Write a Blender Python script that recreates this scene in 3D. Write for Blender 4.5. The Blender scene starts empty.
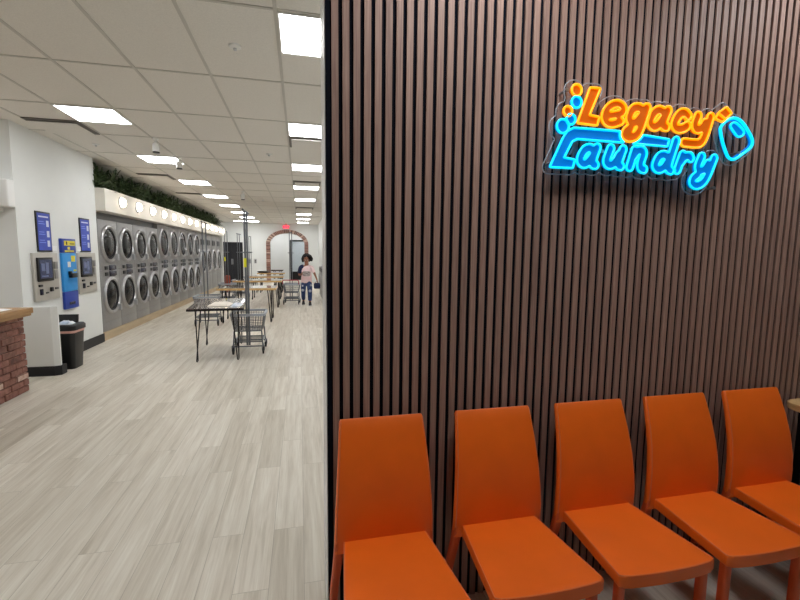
import bpy, bmesh, math, random
import numpy as np
from mathutils import Vector, Matrix
random.seed(7)
SC = bpy.context.scene
COL = SC.collection
PI = math.pi

# ------------------------------------------------------------------ helpers
def lin(c):
    return tuple(((v/255)/12.92 if v/255 <= .04045 else ((v/255+.055)/1.055)**2.4) for v in c)

class MB:
    """collects shapes in one bmesh and links them as ONE mesh object"""
    def __init__(s):
        s.bm = bmesh.new()
    def face(s, pts, mi=0):
        f = s.bm.faces.new([s.bm.verts.new(p) for p in pts]); f.material_index = mi
        return f
    def box(s, x0, x1, y0, y1, z0, z1, bev=0, seg=2, mi=0):
        v = [s.bm.verts.new(p) for p in ((x0,y0,z0),(x1,y0,z0),(x1,y1,z0),(x0,y1,z0),(x0,y0,z1),(x1,y0,z1),(x1,y1,z1),(x0,y1,z1))]
        fs = [s.bm.faces.new([v[i] for i in q]) for q in ((3,2,1,0),(4,5,6,7),(0,1,5,4),(1,2,6,5),(2,3,7,6),(3,0,4,7))]
        for f in fs: f.material_index = mi
        if bev:
            es = list({e for f in fs for e in f.edges})
            bmesh.ops.bevel(s.bm, geom=es, offset=bev, segments=seg, profile=.6, affect='EDGES')
        return s
    def prism(s, poly, z0, z1, axis='z', bev=0, seg=2):
        def P(a, b, h):
            return (a, b, h) if axis == 'z' else ((h, a, b) if axis == 'x' else (a, h, b))
        A = [s.bm.verts.new(P(a, b, z0)) for a, b in poly]
        B = [s.bm.verts.new(P(a, b, z1)) for a, b in poly]
        n = len(poly)
        fs = [s.bm.faces.new(A[::-1]), s.bm.faces.new(B)]
        for i in range(n):
            fs.append(s.bm.faces.new((A[i], A[(i+1) % n], B[(i+1) % n], B[i])))
        if bev:
            es = list(fs[0].edges) + list(fs[1].edges)
            bmesh.ops.bevel(s.bm, geom=es, offset=bev, segments=seg, profile=.6, affect='EDGES')
        return s
    def loft(s, rings, closed=True, cap=True):
        R = [[s.bm.verts.new(p) for p in r] for r in rings]
        n = len(rings[0])
        for a, b in zip(R, R[1:]):
            for i in range(n if closed else n-1):
                s.bm.faces.new((a[i], a[(i+1) % n], b[(i+1) % n], b[i]))
        if cap:
            s.bm.faces.new(R[0][::-1]); s.bm.faces.new(R[-1])
        return s
    def tube(s, pts, r, n=8, closed=False):
        pts = [Vector(p) for p in pts]
        rings = []; up = Vector((0, 0, 1)); m = len(pts)
        for i, p in enumerate(pts):
            a = pts[(i-1) % m] if (i or closed) else p
            b = pts[(i+1) % m] if (i < m-1 or closed) else p
            t = (b-a).normalized()
            ref = up if abs(t.z) < .95 else Vector((1, 0, 0))
            u = t.cross(ref).normalized(); w = u.cross(t)
            rr = r[i] if isinstance(r, (list, tuple)) else r
            rings.append([p + u*(rr*math.cos(2*PI*k/n)) + w*(rr*math.sin(2*PI*k/n)) for k in range(n)])
        if closed: rings.append(rings[0])
        return s.loft(rings, True, not closed)
    def lathe(s, prof, c=(0, 0, 0), axis='z', n=32, cap=True):
        rings = []
        for r, h in prof:
            ring = []
            for k in range(n):
                a = 2*PI*k/n; x, y = r*math.cos(a), r*math.sin(a)
                p = (x, y, h) if axis == 'z' else ((h, x, y) if axis == 'x' else (y, h, x))
                ring.append((p[0]+c[0], p[1]+c[1], p[2]+c[2]))
            rings.append(ring)
        return s.loft(rings, True, cap)
    def build(s, name, mat=None, parent=None, smooth=False, loc=None):
        bmesh.ops.recalc_face_normals(s.bm, faces=s.bm.faces)
        me = bpy.data.meshes.new(name)
        s.bm.to_mesh(me); s.bm.free()
        for m in (mat if isinstance(mat, (list, tuple)) else [mat]):
            if m: me.materials.append(m)
        if smooth:
            me.shade_smooth()
            me.set_sharp_from_angle(angle=math.radians(38))
        o = bpy.data.objects.new(name, me); COL.objects.link(o)
        if parent: o.parent = parent
        if loc: o.location = loc
        return o

def empty(name, loc=(0, 0, 0), rz=0):
    o = bpy.data.objects.new(name, None); COL.objects.link(o)
    o.location = loc; o.rotation_euler = (0, 0, rz); o.empty_display_size = .1
    return o
def tag(o, label, cat, group=None, kind=None):
    o['label'] = label; o['category'] = cat
    if group: o['group'] = group
    if kind: o['kind'] = kind
    return o
def struct(o):
    o['kind'] = 'structure'; return o
def copy_tree(o, parent=None):
    c = o.copy(); COL.objects.link(c)
    if parent: c.parent = parent
    for ch in list(o.children): copy_tree(ch, c)
    return c
def rrect(w, t, n=3, k=.3):
    """rounded rectangle ring (w along a, t along b)"""
    r = min(w, t)*k; pts = []
    for cx, cy, a0 in ((w/2-r, t/2-r, 0), (-w/2+r, t/2-r, 90), (-w/2+r, -t/2+r, 180), (w/2-r, -t/2+r, 270)):
        for i in range(n+1):
            a = math.radians(a0+90*i/n); pts.append((cx+r*math.cos(a), cy+r*math.sin(a)))
    return pts

# ------------------------------------------------------------------ materials
def mat(name, rgb, rough=.5, metal=0, spec=.5, var=0, vscale=8, bump=0, bscale=200, coat=0, emit=None, estr=0, stretch=None, rgb2=None):
    m = bpy.data.materials.new(name); m.use_nodes = True
    nt = m.node_tree; b = nt.nodes['Principled BSDF']
    b.inputs['Base Color'].default_value = (*lin(rgb), 1)
    b.inputs['Roughness'].default_value = rough
    b.inputs['Metallic'].default_value = metal
    b.inputs['Specular IOR Level'].default_value = spec
    b.inputs['Coat Weight'].default_value = coat
    if emit:
        b.inputs['Emission Color'].default_value = (*lin(emit), 1)
        b.inputs['Emission Strength'].default_value = estr
    tc = nt.nodes.new('ShaderNodeTexCoord'); mp = nt.nodes.new('ShaderNodeMapping')
    nt.links.new(tc.outputs['Object'], mp.inputs['Vector'])
    if stretch: mp.inputs['Scale'].default_value = stretch
    if var or rgb2:
        nz = nt.nodes.new('ShaderNodeTexNoise'); nz.inputs['Scale'].default_value = vscale; nz.inputs['Detail'].default_value = 5
        nt.links.new(mp.outputs['Vector'], nz.inputs['Vector'])
        rp = nt.nodes.new('ShaderNodeValToRGB')
        c = lin(rgb); c2 = lin(rgb2) if rgb2 else tuple(v*(1+var) for v in c)
        c1 = c if rgb2 else tuple(v*(1-var) for v in c)
        rp.color_ramp.elements[0].position = .32; rp.color_ramp.elements[1].position = .68
        rp.color_ramp.elements[0].color = (*c1, 1); rp.color_ramp.elements[1].color = (*c2, 1)
        nt.links.new(nz.outputs['Fac'], rp.inputs['Fac']); nt.links.new(rp.outputs['Color'], b.inputs['Base Color'])
    if bump:
        n2 = nt.nodes.new('ShaderNodeTexNoise'); n2.inputs['Scale'].default_value = bscale; n2.inputs['Detail'].default_value = 3
        bp = nt.nodes.new('ShaderNodeBump'); bp.inputs['Strength'].default_value = bump; bp.inputs['Distance'].default_value = .002
        nt.links.new(mp.outputs['Vector'], n2.inputs['Vector']); nt.links.new(n2.outputs['Fac'], bp.inputs['Height'])
        nt.links.new(bp.outputs['Normal'], b.inputs['Normal'])
    return m

def floor_mat():
    m = bpy.data.materials.new('plank_floor'); m.use_nodes = True
    nt = m.node_tree; N = nt.nodes; L = nt.links; b = N['Principled BSDF']
    tc = N.new('ShaderNodeTexCoord'); sp = N.new('ShaderNodeSeparateXYZ'); cb = N.new('ShaderNodeCombineXYZ')
    L.new(tc.outputs['Object'], sp.inputs[0]); L.new(sp.outputs['Y'], cb.inputs['X']); L.new(sp.outputs['X'], cb.inputs['Y'])
    br = N.new('ShaderNodeTexBrick'); L.new(cb.outputs[0], br.inputs['Vector'])
    br.offset = .37; br.offset_frequency = 2; br.squash = 1
    for k, v in (('Scale', 1), ('Brick Width', 1.22), ('Row Height', .166), ('Mortar Size', .0011), ('Mortar Smooth', .1), ('Bias', 0)):
        br.inputs[k].default_value = v
    br.inputs['Color1'].default_value = (0, 0, 0, 1); br.inputs['Color2'].default_value = (1, 1, 1, 1); br.inputs['Mortar'].default_value = (.5, .5, .5, 1)
    # grain: noise stretched along the plank, shifted per plank
    mp = N.new('ShaderNodeMapping'); mp.inputs['Scale'].default_value = (17, 1.1, 1); L.new(tc.outputs['Object'], mp.inputs['Vector'])
    mul = N.new('ShaderNodeMath'); mul.operation = 'MULTIPLY'; mul.inputs[1].default_value = 37.; L.new(br.outputs['Color'], mul.inputs[0])
    nz = N.new('ShaderNodeTexNoise'); nz.noise_dimensions = '4D'; nz.inputs['Scale'].default_value = 1; nz.inputs['Detail'].default_value = 8; nz.inputs['Roughness'].default_value = .62; nz.inputs['Distortion'].default_value = .6
    L.new(mp.outputs[0], nz.inputs['Vector']); L.new(mul.outputs[0], nz.inputs['W'])
    mp2 = N.new('ShaderNodeMapping'); mp2.inputs['Scale'].default_value = (120, 4, 1); L.new(tc.outputs['Object'], mp2.inputs['Vector'])
    n2 = N.new('ShaderNodeTexNoise'); n2.noise_dimensions = '4D'; n2.inputs['Scale'].default_value = 1; n2.inputs['Detail'].default_value = 4
    L.new(mp2.outputs[0], n2.inputs['Vector']); L.new(mul.outputs[0], n2.inputs['W'])
    r1 = N.new('ShaderNodeValToRGB'); e = r1.color_ramp.elements
    e[0].position = .28; e[0].color = (*lin((186, 178, 161)), 1); e[1].position = .66; e[1].color = (*lin((226, 222, 210)), 1)
    k = e.new(.47); k.color = (*lin((212, 205, 191)), 1)
    L.new(nz.outputs['Fac'], r1.inputs['Fac'])
    mx = N.new('ShaderNodeMix'); mx.data_type = 'RGBA'; mx.blend_type = 'MULTIPLY'; mx.inputs['Factor'].default_value = .8
    r2 = N.new('ShaderNodeValToRGB'); r2.color_ramp.elements[0].color = (.84, .82, .79, 1); r2.color_ramp.elements[1].color = (1.06, 1.06, 1.07, 1)
    L.new(br.outputs['Color'], r2.inputs['Fac']); L.new(r1.outputs[0], mx.inputs['A']); L.new(r2.outputs[0], mx.inputs['B'])
    m3 = N.new('ShaderNodeMix'); m3.data_type = 'RGBA'; m3.blend_type = 'MULTIPLY'; m3.inputs['Factor'].default_value = .7
    r3 = N.new('ShaderNodeValToRGB'); r3.color_ramp.elements[0].position = .35; r3.color_ramp.elements[0].color = (.86, .845, .82, 1); r3.color_ramp.elements[1].position = .6; r3.color_ramp.elements[1].color = (1, 1, 1, 1)
    L.new(n2.outputs['Fac'], r3.inputs['Fac']); L.new(mx.outputs['Result'], m3.inputs['A']); L.new(r3.outputs[0], m3.inputs['B'])
    m4 = N.new('ShaderNodeMix'); m4.data_type = 'RGBA'; L.new(br.outputs['Fac'], m4.inputs['Factor'])
    L.new(m3.outputs['Result'], m4.inputs['A']); m4.inputs['B'].default_value = (*lin((158, 150, 136)), 1)
    L.new(m4.outputs['Result'], b.inputs['Base Color'])
    b.inputs['Roughness'].default_value = .42; b.inputs['Specular IOR Level'].default_value = .35
    return m

def slat_mat():
    m = bpy.data.materials.new('walnut_slats'); m.use_nodes = True
    nt = m.node_tree; N = nt.nodes; L = nt.links; b = N['Principled BSDF']
    tc = N.new('ShaderNodeTexCoord'); sp = N.new('ShaderNodeSeparateXYZ'); L.new(tc.outputs['Object'], sp.inputs[0])
    d = N.new('ShaderNodeMath'); d.operation = 'DIVIDE'; d.inputs[1].default_value = .0424; 
    a = N.new('ShaderNodeMath'); a.operation = 'SUBTRACT'; a.inputs[1].default_value = .161; L.new(sp.outputs['X'], a.inputs[0]); L.new(a.outputs[0], d.inputs[0])
    fl = N.new('ShaderNodeMath'); fl.operation = 'FLOOR'; L.new(d.outputs[0], fl.inputs[0])
    wn = N.new('ShaderNodeTexWhiteNoise'); wn.noise_dimensions = '1D'; L.new(fl.outputs[0], wn.inputs['W'])
    mp = N.new('ShaderNodeMapping'); mp.inputs['Scale'].default_value = (300, 300, 5); L.new(tc.outputs['Object'], mp.inputs[0])
    nz = N.new('ShaderNodeTexNoise'); nz.noise_dimensions = '4D'; nz.inputs['Scale'].default_value = 1; nz.inputs['Detail'].default_value = 5; nz.inputs['Roughness'].default_value = .6
    mu = N.new('ShaderNodeMath'); mu.operation = 'MULTIPLY'; mu.inputs[1].default_value = 50; L.new(wn.outputs['Value'], mu.inputs[0])
    L.new(mp.outputs[0], nz.inputs['Vector']); L.new(mu.outputs[0], nz.inputs['W'])
    r = N.new('ShaderNodeValToRGB'); e = r.color_ramp.elements
    e[0].position = .3; e[0].color = (*lin(SLAT_A), 1); e[1].position = .7; e[1].color = (*lin(SLAT_B), 1)
    L.new(nz.outputs['Fac'], r.inputs['Fac'])
    mx = N.new('ShaderNodeMix'); mx.data_type = 'RGBA'; mx.blend_type = 'MULTIPLY'; mx.inputs['Factor'].default_value = 1
    r2 = N.new('ShaderNodeValToRGB'); r2.color_ramp.elements[0].color = (.86, .84, .83, 1); r2.color_ramp.elements[1].color = (1.08, 1.06, 1.04, 1)
    L.new(wn.outputs['Value'], r2.inputs['Fac']); L.new(r.outputs[0], mx.inputs['A']); L.new(r2.outputs[0], mx.inputs['B'])
    L.new(mx.outputs['Result'], b.inputs['Base Color'])
    b.inputs['Roughness'].default_value = .5; b.inputs['Specular IOR Level'].default_value = .3
    return m

def clear_mat(frost=False):
    m = bpy.data.materials.new('frosted_edge' if frost else 'clear_acrylic'); m.use_nodes = True
    nt = m.node_tree; N = nt.nodes; L = nt.links
    for n in list(N): N.remove(n)
    o = N.new('ShaderNodeOutputMaterial'); t = N.new('ShaderNodeBsdfTransparent'); g = N.new('ShaderNodeBsdfGlossy'); x = N.new('ShaderNodeMixShader'); f = N.new('ShaderNodeFresnel')
    t.inputs[0].default_value = (.93, .95, .97, 1); g.inputs['Roughness'].default_value = .08; f.inputs[0].default_value = 1.5
    gm = N.new('ShaderNodeNewGeometry'); ml = N.new('ShaderNodeMath'); ml.operation = 'MULTIPLY_ADD'; ml.inputs[1].default_value = -1; ml.inputs[2].default_value = 1; L.new(gm.outputs['Backfacing'], ml.inputs[0]); m2 = N.new('ShaderNodeMath'); m2.operation = 'MULTIPLY'; L.new(f.outputs[0], m2.inputs[0]); L.new(ml.outputs[0], m2.inputs[1]); L.new(m2.outputs[0], x.inputs[0]); L.new(t.outputs[0], x.inputs[1]); L.new(g.outputs[0], x.inputs[2]); L.new(x.outputs[0], o.inputs[0])
    if frost:
        d = N.new('ShaderNodeBsdfDiffuse'); d.inputs[0].default_value = (.8, .85, .9, 1); y = N.new('ShaderNodeMixShader'); y.inputs[0].default_value = .3
        L.new(x.outputs[0], y.inputs[1]); L.new(d.outputs[0], y.inputs[2]); L.new(y.outputs[0], o.inputs[0])
    return m

SLAT_A = (134, 106, 95); SLAT_B = (180, 152, 139)
M = {
 'floor': floor_mat(), 'slat': slat_mat(), 'clear': clear_mat(), 'frost': clear_mat(True),
 'wall': mat('white_paint', (226, 228, 226), .7, var=.02, vscale=2),
 'unseen_wall': mat('darkened_wall', (74, 74, 78), .5),  # unseen front room walls, darkened to cut bounced light on the slats
 'ceil': mat('ceiling_tile', (226, 222, 215), .9, spec=.2, var=.05, vscale=120, bump=.4, bscale=160),
 'tbar': mat('ceiling_bar', (196, 192, 184), .5),
 'black': mat('black_paint', (16, 17, 22), .5, var=.1),
 'felt': mat('black_felt', (17, 19, 28), .95, spec=.1, bump=.3, bscale=500),
 'rubber': mat('dark_rubber', (26, 26, 28), .7),
 'plastic': mat('black_plastic', (13, 13, 15), .38, bump=.1, bscale=300),
 'alu': mat('brushed_aluminium', (190, 192, 196), .35, .9),
 'steel': mat('grey_steel', (152, 151, 150), .4, .45, var=.06, vscale=5),
 'steel2': mat('dark_grey_steel', (98, 98, 100), .4, .6),
 'chrome': mat('satin_steel', (182, 182, 184), .3, .8),
 'glass': mat('dark_door_glass', (14, 14, 16), .14, spec=.35, var=.3, vscale=6),
 'navy': mat('navy_display', (14, 17, 46), .25, coat=.3),
 'light': mat('light_diffuser', (255, 255, 255), .5, emit=(252, 253, 255), estr=10),
 'globe': mat('globe_glass', (255, 255, 255), .4, emit=(255, 238, 212), estr=7),
 'white': mat('white_plastic', (232, 232, 230), .45),
 'leaf': mat('dark_green_leaf', (34, 56, 30), .5, rgb2=(84, 104, 62), vscale=9),
 'leaf2': mat('pale_green_leaf', (70, 92, 62), .5, rgb2=(104, 118, 88), vscale=9),
 'soffit': mat('soffit_paint', (226, 221, 211), .6, var=.02, vscale=3),
 'plinth': mat('plinth_wood', (184, 164, 134), .55, var=.12, vscale=12, stretch=(1, .15, 1)),
 'leather': mat('orange_leather', (243, 110, 26), .36, spec=.5, var=.05, vscale=6, bump=.18, bscale=900),
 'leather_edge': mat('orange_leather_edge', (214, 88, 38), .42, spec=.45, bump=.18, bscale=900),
 'edge_highlight': mat('orange_edge_highlight', (232, 122, 74), .4, spec=.5),  # bevel highlight of the chair edges painted as a lighter orange
 'brass_wood': mat('honey_wood', (188, 150, 100), .4, rgb2=(214, 180, 128), vscale=10, stretch=(8, 1, 8), coat=.2),
 'counter': mat('counter_wood', (148, 110, 68), .45, rgb2=(176, 138, 92), vscale=6, stretch=(12, 1, 12)),
 'walnut': mat('walnut_slab', (52, 36, 30), .16, rgb2=(84, 58, 46), vscale=3, stretch=(4, 1, 1), coat=.6),
 'slabtop': mat('resin_slab', (150, 122, 92), .1, rgb2=(198, 182, 160), vscale=4, stretch=(5, 1, 1), coat=.8),
 'honey': mat('live_edge', (196, 152, 92), .4, rgb2=(222, 186, 124), vscale=9),
 'iron': mat('black_iron', (22, 20, 22), .45, .4),
 'cart': mat('grey_cart_plastic', (168, 175, 186), .45),
 'wire': mat('grey_wire', (112, 116, 122), .4, .5),
 'mast': mat('grey_mast', (112, 116, 122), .35, .6),
 'yellow': mat('yellow_sticker', (226, 222, 30), .5),
 'red': mat('red_plastic', (170, 40, 60), .45),
 'rust': mat('rust_cloth', (160, 70, 40), .7, var=.1),
 'kiosk': mat('kiosk_metal', (188, 184, 176), .4, .3, var=.03),
 'screen': mat('dark_screen', (26, 30, 44), .15, emit=(70, 80, 110), estr=.25),
 'ui': mat('screen_glow', (80, 88, 116), .3, emit=(90, 100, 130), estr=.2),
 'poster': mat('blue_poster', (36, 62, 172), .4, rgb2=(56, 82, 196), vscale=3),
 'posterink': mat('poster_white', (206, 212, 236), .5),
 'posterlt': mat('poster_light_blue', (120, 142, 226), .5),
 'cyan': mat('bright_blue_panel', (30, 138, 214), .35, rgb2=(44, 152, 226), vscale=3),
 'royal': mat('royal_blue_panel', (32, 62, 160), .35),
 'yelink': mat('yellow_print', (222, 206, 60), .5),
 'pink': mat('pink_liner', (226, 172, 160), .5),
 'paper': mat('white_paper', (240, 240, 240), .7),
 'bluecloth': mat('pale_blue_cloth', (186, 204, 228), .8, rgb2=(240, 242, 246), vscale=14),
 'creamcloth': mat('cream_cloth', (236, 228, 216), .8),
 'skin': mat('brown_skin', (150, 98, 74), .5),
 'hair': mat('black_hair', (22, 17, 17), .7, bump=.8, bscale=60),
 'shirt': mat('pink_tee', (232, 190, 196), .8, rgb2=(244, 222, 224), vscale=5),
 'print': mat('grey_print', (120, 112, 112), .8, rgb2=(196, 182, 180), vscale=30),
 'navycloth': mat('navy_cloth', (28, 36, 74), .8, var=.15),
 'denim': mat('dark_denim', (34, 52, 96), .8, rgb2=(50, 70, 118), vscale=12),
 'fray': mat('frayed_denim', (176, 182, 196), .8),
 'shoe': mat('black_shoe', (24, 22, 24), .6),
 'sole': mat('white_sole', (214, 212, 208), .6),
 'eyew': mat('eye_white', (236, 234, 230), .3), 'lip': mat('lip', (150, 72, 66), .5),
 'mortar': mat('mortar', (196, 182, 170), .9, var=.08, vscale=30),
 'b1': mat('brick_red', (122, 80, 68), .85, rgb2=(150, 106, 94), vscale=25, bump=.6, bscale=90),
 'b2': mat('brick_brown', (104, 70, 60), .85, rgb2=(132, 94, 82), vscale=25, bump=.6, bscale=90),
 'b3': mat('brick_pale', (176, 138, 122), .85, rgb2=(206, 182, 168), vscale=25, bump=.6, bscale=90),
 'b4': mat('brick_dark', (84, 56, 50), .85, rgb2=(116, 78, 68), vscale=25, bump=.6, bscale=90),
 'exit': mat('exit_red', (255, 40, 70), .4, emit=(255, 30, 60), estr=2.5),
 'exithouse': mat('exit_housing', (220, 150, 150), .4, emit=(255, 90, 100), estr=.12),
 'tube_o': mat('amber_tube', (255, 160, 20), .4, emit=(255, 164, 4), estr=.64),
 'fill_o': mat('amber_acrylic', (214, 104, 6), .3, emit=(226, 108, 0), estr=.16),
 'tube_b': mat('cyan_tube', (0, 200, 250), .4, emit=(0, 218, 250), estr=.6),
 'fill_b': mat('blue_acrylic', (0, 124, 214), .3, emit=(0, 132, 226), estr=.2),
 'darkroom': mat('dark_door_paint', (14, 15, 24), .5),
 'grille': mat('vent_dark', (126, 122, 117), .8),
}
ADDED_LIGHTS = [(.78,1.12),(2.608,1.12),(-2.272,.915),(-4.712,.915),(-4.712,3.355),(-4.712,5.795)]  # out-of-view panels, added and placed to light slat wall and counter side
EXPOSURE = 0.78
LEGACY_STROKES = [[(0.3133,0.3074),(0.3778,0.3244),(0.3848,0.346),(0.3623,0.3608),(0.3289,0.3546),(0.3031,0.3308),(0.2941,0.3025),(0.3046,0.2816),(0.3333,0.2755),(0.3754,0.2897)],[(0.4843,0.3467),(0.4628,0.3547),(0.4376,0.3471),(0.423,0.3226),(0.4213,0.2992),(0.4387,0.2878),(0.4598,0.2967),(0.4787,0.3207)],[(0.5059,0.3579),(0.4905,0.3046),(0.4736,0.2563),(0.4521,0.232),(0.4215,0.2247),(0.4027,0.234),(0.4096,0.2516),(0.4312,0.2659)],[(0.5982,0.3455),(0.5735,0.3533),(0.5495,0.3415),(0.5334,0.3144),(0.5328,0.2907),(0.5533,0.2802),(0.5752,0.2927),(0.5928,0.317)],[(0.6188,0.3558),(0.6022,0.3134),(0.6003,0.2873),(0.6147,0.284)],[(0.7294,0.3409),(0.7116,0.353),(0.6874,0.348),(0.6669,0.3228),(0.6602,0.2962),(0.6769,0.2817),(0.7047,0.2837),(0.7282,0.2978)],[(0.7846,0.3454),(0.7718,0.3069),(0.7822,0.2877),(0.807,0.2927),(0.8269,0.3177)],[(0.855,0.3466),(0.8323,0.2669),(0.8133,0.232),(0.786,0.223),(0.719,0.223)]]
LEGACY_POLYS = [[(0.2158,0.4133),(0.2613,0.4147),(0.2149,0.3011),(0.2636,0.2968),(0.2568,0.2654),(0.1653,0.2683)]]
LAUNDRY_STROKES = [[(0.2488,0.1579),(0.2284,0.1663),(0.2058,0.1565),(0.1898,0.1299),(0.1877,0.1087),(0.2036,0.0983),(0.2248,0.1079),(0.2431,0.131)],[(0.2654,0.1704),(0.2504,0.1264),(0.2477,0.1008),(0.2604,0.0973)],[(0.3343,0.1715),(0.3177,0.1219),(0.3246,0.1034),(0.3435,0.1028),(0.3627,0.1202),(0.3786,0.1469)],[(0.3973,0.1713),(0.3818,0.1256),(0.3778,0.103),(0.39,0.0985)],[(0.4585,0.1726),(0.4374,0.0977)],[(0.4515,0.1428),(0.473,0.1688),(0.4952,0.1732),(0.5044,0.159),(0.4934,0.1192),(0.4963,0.0975),(0.5116,0.0922)],[(0.6378,0.1518),(0.6178,0.1616),(0.593,0.154),(0.5765,0.1283),(0.574,0.107),(0.5917,0.0965),(0.6148,0.1058),(0.6331,0.1316)],[(0.6744,0.2279),(0.6467,0.1324),(0.6435,0.102),(0.6574,0.0947)],[(0.7166,0.1686),(0.6923,0.0984)],[(0.7123,0.1385),(0.7308,0.1597),(0.7544,0.1647),(0.7626,0.1553)],[(0.8236,0.1671),(0.8067,0.1218),(0.8171,0.1042),(0.8401,0.1082),(0.8622,0.1376)],[(0.8952,0.1632),(0.8664,0.0877),(0.8411,0.0498),(0.8083,0.0355),(0.7832,0.0471),(0.7895,0.0683),(0.8117,0.0849)]]
LAUNDRY_POLYS = [[(0.0443,0.0788),(0.0995,0.2001),(0.1172,0.2268),(0.1476,0.2427),(0.3762,0.2449),(0.6333,0.229),(0.6277,0.2019),(0.3794,0.2034),(0.1646,0.2029),(0.1401,0.1905),(0.102,0.1166),(0.1557,0.1115),(0.1488,0.08)]]
BUBBLES = [(0.1503,0.3994,0.023760000000000003,0),(0.1529,0.3509,0.023760000000000003,1),(0.1131,0.3109,0.02052,0),(0.1299,0.2787,0.0216,1),(0.0929,0.248,0.02862,1)]
BOTTLE = [(0.9251,0.3096),(0.9566,0.339),(0.996,0.3525),(1.0422,0.3366),(1.0859,0.2965),(1.1128,0.2593),(1.1063,0.2288),(1.0622,0.1959),(1.0177,0.1687),(0.9845,0.1736),(0.9603,0.2056),(0.9377,0.2495),(0.9245,0.2893)]
HANDLE = [(0.9768,0.3158),(0.9938,0.3315),(1.0202,0.3227),(1.0526,0.2996),(1.0519,0.2812),(1.0262,0.2721),(1.0004,0.2903)]
CAP = [(0.8896,0.3436),(0.9041,0.3684),(0.9415,0.3947),(0.9702,0.3729),(0.9253,0.3334)]
CAPLINE = [(0.9004,0.3659),(0.9396,0.3453)]
# ------------------------------------------------------------------ setting
CH = 3.155                                    # ceiling height
YW = 1.751                                    # face of the slats
YB = 24.3                                     # back wall
XE = .104                                     # free end of the partition
ORD = ['first', 'second', 'third', 'fourth', 'fifth', 'sixth', 'seventh', 'eighth', 'ninth', 'tenth', 'eleventh', 'twelfth', 'thirteenth', 'fourteenth']

m = MB(); m.face([(-6.6,-3.6,0),(4.7,-3.6,0),(4.7,27,0),(-6.6,27,0)]); struct(m.build('floor', M['floor']))
m = MB(); m.box(-6.6,4.7,-3.6,27,CH,CH+.08); struct(m.build('ceiling', M['ceil']))
m = MB()
for k in range(-11, 9):
    x = -.137+.61*k; m.box(x-.012, x+.012, -3.5, YB, CH-.006, CH+.002)
for k in range(-5, 18):
    y = 3.05+1.22*k; m.box(-6.5, 4.6, y-.012, y+.012, CH-.0055, CH+.002)
struct(m.build('trim_1', M['tbar']))

m = MB(); m.box(XE, 4.6, YW+.014, 2.03, 0, CH); wf = struct(m.build('wall_front', M['wall']))
m = MB(); m.box(XE+.001, 4.6, YW+.009, YW+.0138, 0, CH); m.box(XE-.001, XE+.0175, YW, YW+.0138, 0, CH); struct(m.build('slat_backing', M['felt'], wf))
m = MB(); x = .161-.0424
while x < 4.5:
    m.box(x+.0081, x+.0424-.0081, YW, YW+.0088, 0, CH); x += .0424
struct(m.build('slat_panel', M['slat'], wf))
m = MB(); m.box(XE-.004, XE, YW+.006, 2.034, 0, CH); struct(m.build('corner_trim', M['white'], wf))

m = MB(); m.box(.985, 1.08, 2.03, YB, 0, CH); struct(m.build('wall_right', M['wall']))
m = MB(); m.box(-4.55, -4.45, 8.4, 27, 0, CH); struct(m.build('wall_left', M['wall']))
m = MB(); m.box(-4.5, -3.4, 6.3, 8.47, 0, CH); m.box(-6.5, -4.5, 6.3, 6.4, 0, CH); struct(m.build('wall_kiosks', M['wall']))
m = MB(); m.prism([(-3.42,6.235),(-3.08,6.235),(-3.02,6.27),(-3.02,6.298),(-3.42,6.298)], 0, .885, bev=.004); struct(m.build('trim_2', M['wall']))
m = MB(); m.box(-6.6, -6.5, -3.6, 6.4, 0, CH); struct(m.build('wall_side', M['wall']))
m = MB(); m.box(4.6, 4.7, -3.6, 2.03, 0, CH); struct(m.build('wall_far', M['unseen_wall']))
m = MB(); m.box(-6.5, 4.6, -3.6, -3.5, 0, CH); struct(m.build('wall_rear', M['unseen_wall']))
m = MB(); m.prism([(-3.46,6.222),(-3.075,6.222),(-3.008,6.262),(-3.008,6.38),(-3.46,6.40)], 0, .125, bev=.004); struct(m.build('baseboard_front', M['black']))
m = MB(); m.box(-3.4, -3.382, 6.41, 8.475, 0, .15, .003); struct(m.build('baseboard_left', M['black']))

# back wall with an elliptical archway and a dark doorway
AX, AW, AZ, AH = -.66, .90, 2.08, .57        # inner half width, spring height, rise
def arch_z(x): return AZ+AH*math.sqrt(max(0, 1-((x-AX)/AW)**2))
m = MB(); xs = [AX-AW*math.cos(PI*i/24) for i in range(25)]
for a, b in zip(xs, xs[1:]):
    m.face([(a,YB,arch_z(a)),(b,YB,arch_z(b)),(b,YB,CH),(a,YB,CH)])
    m.face([(a,YB,arch_z(a)),(b,YB,arch_z(b)),(b,YB+.3,arch_z(b)),(a,YB+.3,arch_z(a))])
for a, b, z0, z1 in ((-4.5,-4.02,0,CH),(-4.02,-3.0,2.09,CH),(-3.0,AX-AW,0,CH),(AX+AW,1.05,0,CH)):
    m.face([(a,YB,z0),(b,YB,z0),(b,YB,z1),(a,YB,z1)])
for x in (AX-AW, AX+AW): m.face([(x,YB,0),(x,YB+.3,0),(x,YB+.3,AZ),(x,YB,AZ)])
struct(m.build('wall_back', M['wall']))
m = MB(); m.box(-2.6, 1.4, 26.4, 26.5, 0, CH); m.box(-2.6, -2.5, YB+.3, 26.4, 0, CH); m.box(1.3, 1.4, YB+.3, 26.4, 0, CH); struct(m.build('wall_lobby', M['wall']))
m = MB(); m.box(-4.02, -3.52, YB+.10, YB+.14, 0, 2.085, .004); m.box(-3.5, -3.0, YB+.10, YB+.14, 0, 2.085, .004)
m.box(-4.06, -4.0, YB-.015, YB+.16, 0, 2.12); m.box(-3.02, -2.96, YB-.015, YB+.16, 0, 2.12); m.box(-4.06, -2.96, YB-.015, YB+.16, 2.085, 2.13)
d = struct(m.build('door_1', M['darkroom']))
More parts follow.
